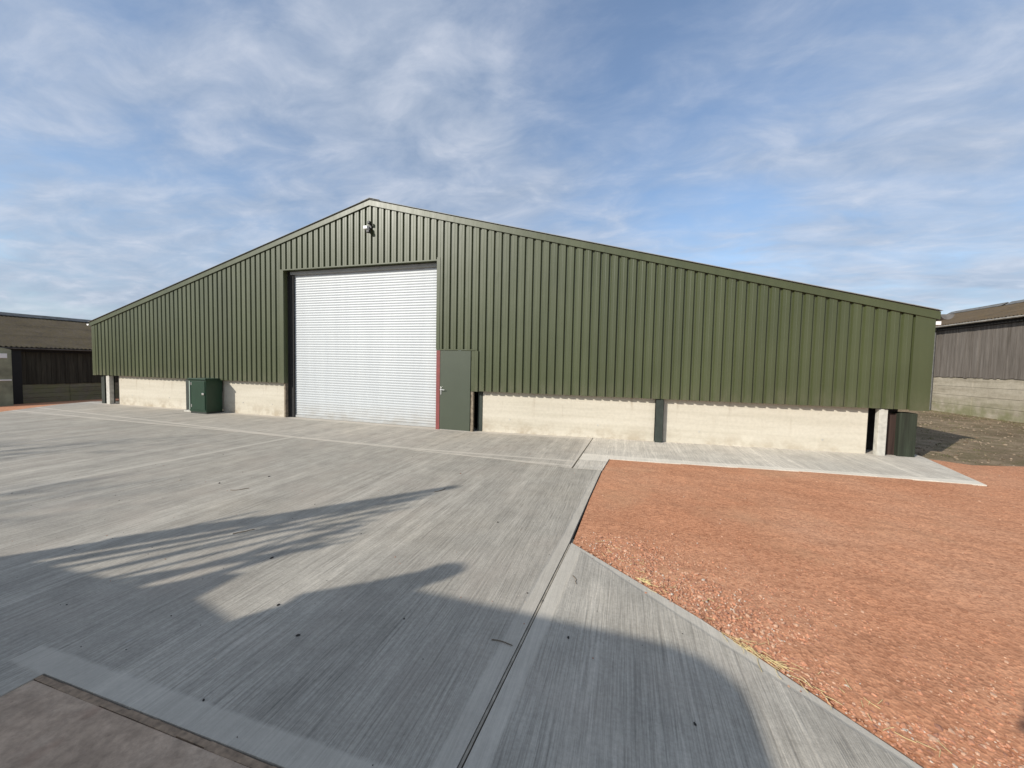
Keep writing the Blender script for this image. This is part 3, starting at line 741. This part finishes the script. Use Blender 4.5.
# grey-green tank in front of the left shed
K2 = empty('storage_tank', (-16.2, -1.9, -.3), 'grey green tank at the left edge in front of the dark timber shed', 'tank')
bm = bmesh.new(); arc = [(-2.68+2.25*i/12, 1.93+.22*math.sin(math.pi*i/12)) for i in range(13)]
prism(bm, [(-2.68, -.3)]+arc+[(-.43, -.3)], 'x', -17.0, -16.2); mesh_obj('shell', bm, M['tank'], K2)
mesh_obj('panel', bx(-16.198, -16.17, -1.05, -.55, 1.60, 1.78), M['lamp_white'], K2)
mesh_obj('panel', bx(-16.198, -16.17, -1.3, -.46, .72, .77), M['lamp_white'], K2)

# ------------------------------------------------------------------ behind the camera: what throws the shadows
# guessed box van, added unseen; its roof line casts the flat-topped shadow in front
V = empty('van_shadow_caster', (3.1, -11.6, .05), 'unseen box van with rounded roof, a guess added behind the photographer to cast the yard shadow', 'van')
def rounded(x0, x1, z0, z1, rr, n=8, rl=None):
    rl = rl or rr; P = [(x0, z0)]
    for i in range(n+1): t = math.pi-math.pi/2*i/n; P.append((x0+rl+rl*math.cos(t), z1-rl*.6+rl*.6*math.sin(t)))
    for i in range(n+1): t = math.pi/2-math.pi/2*i/n; P.append((x1-rr+rr*math.cos(t), z1-rr*.6+rr*.6*math.sin(t)))
    P.append((x1, z0)); return P
bm = bmesh.new(); prism(bm, rounded(1.55, 4.62, .45, 3.03, .95, rl=.5), 'y', -12.9, -11.0); mesh_obj('body', bm, M['van'], V)
for x in (2.0, 4.1):
    for y in (-12.7, -11.25):
        bm = bmesh.new(); tube(bm, (x, y-.11, .4), (x, y+.11, .4), .36, n=24); w = mesh_obj('wheel', bm, M['tyre'], V)
        bm = bmesh.new(); tube(bm, (x, y-.12, .4), (x, y+.12, .4), .2, n=16); mesh_obj('rim', bm, M['chrome'], w)
bm = bx(3.6, 4.4, -11.02, -10.99, 1.5, 2.2, bev=.005); mesh_obj('window', bm, M['glass'], V)
bm = bmesh.new()
pl = [(1.55, 2.72), (1.70, 2.90), (1.82, 3.06), (1.88, 3.16), (1.85, 3.24)]
for i in range(4): tube(bm, (pl[i][0], -11.0, pl[i][1]), (pl[i+1][0], -11.0, pl[i+1][1]), .09+.02*(i > 1), .10+.02*(i > 0), n=12)
bmesh.ops.create_icosphere(bm, subdivisions=2, radius=.125, matrix=Matrix.Translation((1.85, -11.0, 3.20)))
mesh_obj('shadow_knob', bm, M['lamp_black'], V)  # knob added to the van outline to cast the shadow's rounded bump
# guessed trailer and poles, added unseen, outlines shaped to cast the branching yard shadow
T = empty('trailer_shadow_caster', (.3, -11.6, 0), 'unseen rust red farm trailer, a guess added behind the photographer to cast the yard shadow', 'trailer')
bm = bmesh.new(); prism(bm, [(-1.12, .8), (-1.12, 2.56), (-.3, 2.58), (.50, 2.60), (.56, 2.80), (.72, 2.86), (.84, 2.64), (1.52, 2.56), (1.52, .8)], 'y', -12.6, -11.0); mesh_obj('body', bm, M['rust'], T)
for x in (-.3, .7):
    for y in (-12.4, -11.2):
        bm = bmesh.new(); tube(bm, (x, y-.1, .42), (x, y+.1, .42), .42, n=24); mesh_obj('wheel', bm, M['tyre'], T)
P = empty('pole_shadow_casters', (-.3, -11.2, 2.5), 'unseen long bare poles above the trailer, added to cast the finger shadows', 'poles')  # invented poles, out of view, placed for the thin slanting shadows
def pole(a, b, r, r2=None):
    bm = bmesh.new(); tube(bm, a, b, r, r2 if r2 else r*.6, n=8); mesh_obj('pole', bm, M['bark'], P)
Y = -11.05
for a, b, r in (((-1.02, 2.4), (-.68, 4.66), .12), ((-.9, 2.4), (-.62, 4.66), .04), ((-.74, 2.4), (-.52, 4.4), .065), ((-.5, 2.4), (-.42, 4.3), .03), ((-.22, 2.4), (-.30, 4.1), .032),
                ((.08, 2.4), (-.12, 3.9), .03), ((.36, 2.4), (.12, 3.62), .07), ((-.98, 3.1), (-.45, 4.25), .06), ((-.2, 2.5), (-.55, 4.0), .03), ((.62, 2.5), (.36, 3.32), .06), ((.1, 2.45), (.5, 3.3), .045), ((-1.12, 2.9), (-1.0, 3.5), .04)):
    if r > .025:
        for q_ in range(3):
            t_ = random.uniform(.35, .85); px_ = a[0]+(b[0]-a[0])*t_; pz_ = a[1]+(b[1]-a[1])*t_; pole((px_, Y, pz_), (px_+random.uniform(-.16, .22), Y+random.uniform(-.2, .2), pz_+random.uniform(.15, .45)), .03, .012)
    pole((a[0], Y+random.uniform(-.04, .04), a[1]), (b[0], Y+random.uniform(-.04, .04), b[1]), r)
# bare tree far behind on the left: streaks across the yard
def tree(loc, H, seed, label):
    rng = random.Random(seed); E_ = empty('bare_tree', loc, label, 'tree')
    bmT = bmesh.new(); bmB = bmesh.new()
    L = Vector(loc)
    tube(bmT, L, L+Vector((0, 0, H*.35)), .3, .22, 12)
    def br(p, d, l, r, k):
        q = p+d*l; tube(bmB, p, q, r, r*.62, 6, False)
        if k == 0: return
        for _ in range(3 if k > 1 else 4):
            nd = (d+Vector((rng.uniform(-.7, .7), rng.uniform(-.7, .7), rng.uniform(-.2, .5)))).normalized()
            br(p+d*l*rng.uniform(.5, 1), nd, l*rng.uniform(.55, .8), r*.6, k-1)
    top = L+Vector((0, 0, H*.34))
    for _ in range(6):
        br(top-Vector((0, 0, rng.uniform(0, H*.1))), Vector((rng.uniform(-.7, .7), rng.uniform(-.7, .7), 1)).normalized(), H*.25, .13, 5)
    mesh_obj('trunk', bmT, M['bark'], E_); mesh_obj('crown', bmB, M['bark'], E_)
tree((-21.0, -26.0, -.4), 15.5, 3, 'tall bare branched tree standing behind the yard, furthest left')
tree((-15.0, -23.0, 0), 12.5, 11, 'shorter bare branched tree standing behind the yard beside a taller one')

# photographer: hands and phone at the camera, body behind it
CAM = Vector((6.90936, -9.13107, 1.75025)); YAW, PITCH, ROLL, FPX = -0.290595, -0.0497805, 0.0213255, 381.069
fw = Vector((math.sin(YAW)*math.cos(PITCH), math.cos(YAW)*math.cos(PITCH), math.sin(PITCH)))
rt = Vector((math.cos(YAW), -math.sin(YAW), 0)); up = rt.cross(fw)
r2 = rt*math.cos(ROLL)+up*math.sin(ROLL); u2 = r2.cross(fw)
cd = bpy.data.cameras.new('camera'); co = bpy.data.objects.new('camera', cd); link(co)
Mx = Matrix((( r2.x, u2.x, -fw.x, CAM.x), (r2.y, u2.y, -fw.y, CAM.y), (r2.z, u2.z, -fw.z, CAM.z), (0, 0, 0, 1)))
co.matrix_world = Mx
cd.sensor_width = 36; cd.lens = FPX/1024*36; cd.clip_start = 0.02; cd.clip_end = 3000
sc.camera = co

hf = Vector((math.sin(YAW), math.cos(YAW), 0)); hr = Vector((math.cos(YAW), -math.sin(YAW), 0))
foot = CAM-hf*0.40+hr*0.42; foot.z = gz(foot.x)
def W(r, f, z): return foot+hr*r+hf*f+Vector((0, 0, z))
def skin(name, V_, E_, Rr, mat, parent, lvl=2):
    me = bpy.data.meshes.new(name); me.from_pydata([v-Vector(parent.location) for v in V_], E_, [])
    o = bpy.data.objects.new(name, me); link(o, parent); me.materials.append(mat)
    md = o.modifiers.new('skin', 'SKIN'); md.use_smooth_shade = True
    for i, r in enumerate(Rr): me.skin_vertices[0].data[i].radius = r if isinstance(r, tuple) else (r, r)
    me.skin_vertices[0].data[0].use_root = True
    s = o.modifiers.new('sub', 'SUBSURF'); s.levels = s.render_levels = lvl
    return o
M['jacket'] = mat_simple('dark_jacket', (0.03, 0.035, 0.05), 0.9); M['skinm'] = mat_simple('skin', (0.55, 0.33, 0.25), 0.6, var=.05)
M['jeans'] = mat_simple('jeans', (0.05, 0.07, 0.12), 0.9); M['hair'] = mat_simple('hair', (0.06, 0.04, 0.03), 0.8); M['boot'] = mat_simple('boots', (0.05, 0.035, 0.025), 0.8)
PS = empty('person', foot, 'photographer in dark jacket and jeans holding up a phone in one hand', 'person')
V_ = [W(0, 0, .95), W(0, 0, 1.15), W(0, .0, 1.36), W(0, .0, 1.47), W(0, .02, 1.55), W(0, .03, 1.66), W(0, .03, 1.76)]
E_ = [(0, 1), (1, 2), (2, 3), (3, 4), (4, 5), (5, 6)]; Rr = [(.16, .11), (.15, .11), (.19, .12), (.12, .08), (.055, .055), (.08, .095), (.065, .08)]
b = len(V_)
V_ += [W(-.19, 0, 1.42), W(-.27, .02, 1.12), W(-.26, .10, .88)]
Rr += [.065, .05, .038]; E_ += [(2, b), (b, b+1), (b+1, b+2)]
b = len(V_)
V_ += [W(.19, 0, 1.42), W(.16, .25, 1.36), W(-.08, .36, 1.53), W(-.38, .35, 1.70)]
Rr += [.065, .052, .042, .03]; E_ += [(2, b), (b, b+1), (b+1, b+2), (b+2, b+3)]
for s in (-1, 1):
    b = len(V_)
    V_ += [W(s*.10, 0, .84), W(s*.11, .03, .48), W(s*.12, -.01, .10), W(s*.13, .10, .045), W(s*.13, .17, .04)]
    Rr += [.095, .062, .045, .042, .035]; E_ += [(0, b), (b, b+1), (b+1, b+2), (b+2, b+3), (b+3, b+4)]
body = skin('body', V_, E_, Rr, M['jacket'], PS)
bmh = bmesh.new(); bmesh.ops.create_uvsphere(bmh, u_segments=20, v_segments=12, radius=.105, matrix=Matrix.Translation(W(0, .01, 1.755)) @ Matrix.Diagonal((.9, 1.05, .9, 1)))
mesh_obj('hair', bmh, M['hair'], PS, smooth=True)
for b0, s, dz in ((W(-.38, .35, 1.70), 1, 1), (W(-.26, .10, .88), -1, -1)):
    z1 = Vector((0, 0, 1))*dz
    V_ = [b0, b0+hf*.02+z1*.045-hr*s*.01]; E_ = [(0, 1)]; Rr = [.026, (.034, .018)]
    for k in range(4):
        b = len(V_); st = V_[1]+z1*(-.025+.017*k); V_ += [st+hf*.018-hr*s*.005, st+hf*.03-hr*s*.028, st+hf*.012-hr*s*(.046+.004*(k % 2))]
        Rr += [.0095, .0085, .0075]; E_ += [(1, b), (b, b+1), (b+1, b+2)]
    b = len(V_); V_ += [V_[1]-hf*.012-z1*.02-hr*s*.015, V_[1]-hf*.02-hr*s*.04]; Rr += [.011, .009]; E_ += [(1, b), (b, b+1)]
    skin('hand', V_, E_, Rr, M['skinm'], PS)
PH = empty('phone', CAM-hf*.035, 'black phone held up by the photographer', 'phone')
pb = bmesh.new(); box(pb, -.075, .075, -.004, .004, -.037, .037, bev=.003); pb.transform(Matrix.Rotation(-YAW, 4, 'Z'))
mesh_obj('case', pb, M['lamp_black'], PH, off='local')

# ------------------------------------------------------------------ light
w = bpy.data.worlds.new('World'); sc.world = w; w.use_nodes = True
nt = w.node_tree; N = nt.nodes; Lk = nt.links; bg = N['Background']
sky = N.new('ShaderNodeTexSky'); sky.sky_type = 'NISHITA'; sky.sun_disc = False
sky.sun_elevation = R(SUN_EL); sky.sun_rotation = math.atan2(-SUN_TR.x, -SUN_TR.y) % (2*math.pi)
sky.air_density = 1.0; sky.dust_density = 0.7; sky.ozone_density = 2.2
bg.inputs['Strength'].default_value = 0.15
class WN(NT):
    def __init__(s):
        s.t = nt; s.N = N; s.L = Lk; tc = N.new('ShaderNodeTexCoord'); s.pos = tc.outputs['Generated']
q = WN(); X = q.xyz()
zc_ = q.math('ADD', q.math('MAXIMUM', X[2], 0.0), 0.16)
cmb = N.new('ShaderNodeCombineXYZ'); Lk.new(q.math('DIVIDE', X[0], zc_), cmb.inputs[0]); Lk.new(q.math('DIVIDE', X[1], zc_), cmb.inputs[1])
P2 = cmb.outputs[0]
c1 = q.noise(0.55, 7, 0.52, q.map((1, 1, 1), (0, 0, .4), (8.8, -1.9, 0), P2), 0.35)
c2 = q.noise(1.0, 8, 0.62, q.map((1.0, 2.6, 1), (0, 0, .75), (-1.9, 8.8, 0), P2), 0.6)
c3 = q.noise(3.5, 7, 0.6, q.map((1, 1.5, 1), (0, 0, -.3), (0, 3, 0), P2), 0.4)
cov = q.math('ADD', q.math('MULTIPLY', c1, 0.50), q.math('ADD', q.math('MULTIPLY', c2, 0.28), q.math('MULTIPLY', c3, 0.22)))
bank = q.ramp(q.math('ABSOLUTE', q.math('SUBTRACT', X[0], 0.05)), [(0.0, 0.0), (0.45, 1.0)], 'EASE')
cov = q.math('ADD', cov, q.math('MULTIPLY_ADD', bank, 0.075, -0.012))
mask = q.ramp(cov, [(0.38, 0.16), (0.47, 0.44), (0.54, 0.78), (0.63, 1.0)])
hz = q.ramp(X[2], [(0.0, 0.95), (0.2, 0.35), (0.5, 0.0)])
mask = q.math('MAXIMUM', mask, hz)
mask = q.math('MULTIPLY', mask, 0.92)
cc = q.ramp(c3, [(0.3, (1.8, 2.25, 3.0)), (0.5, (2.4, 2.8, 3.5)), (0.7, (3.2, 3.5, 4.1))])
colr = q.mix(mask, sky.outputs[0], cc)
Lk.new(colr, bg.inputs['Color'])

sd = bpy.data.lights.new('sun', 'SUN'); sd.energy = 3.7; sd.angle = R(0.55); sd.color = (1.0, 0.95, 0.87)
so = bpy.data.objects.new('sun', sd); link(so)
dirv = Vector((SUN_TR.x, SUN_TR.y, -TAN)).normalized()
so.rotation_euler = dirv.to_track_quat('-Z', 'Y').to_euler(); so.location = (-20, -30, 30)
sc.view_settings.view_transform = 'Standard'; sc.view_settings.look = 'None'
sc.view_settings.exposure = 0.33; sc.view_settings.gamma = 1
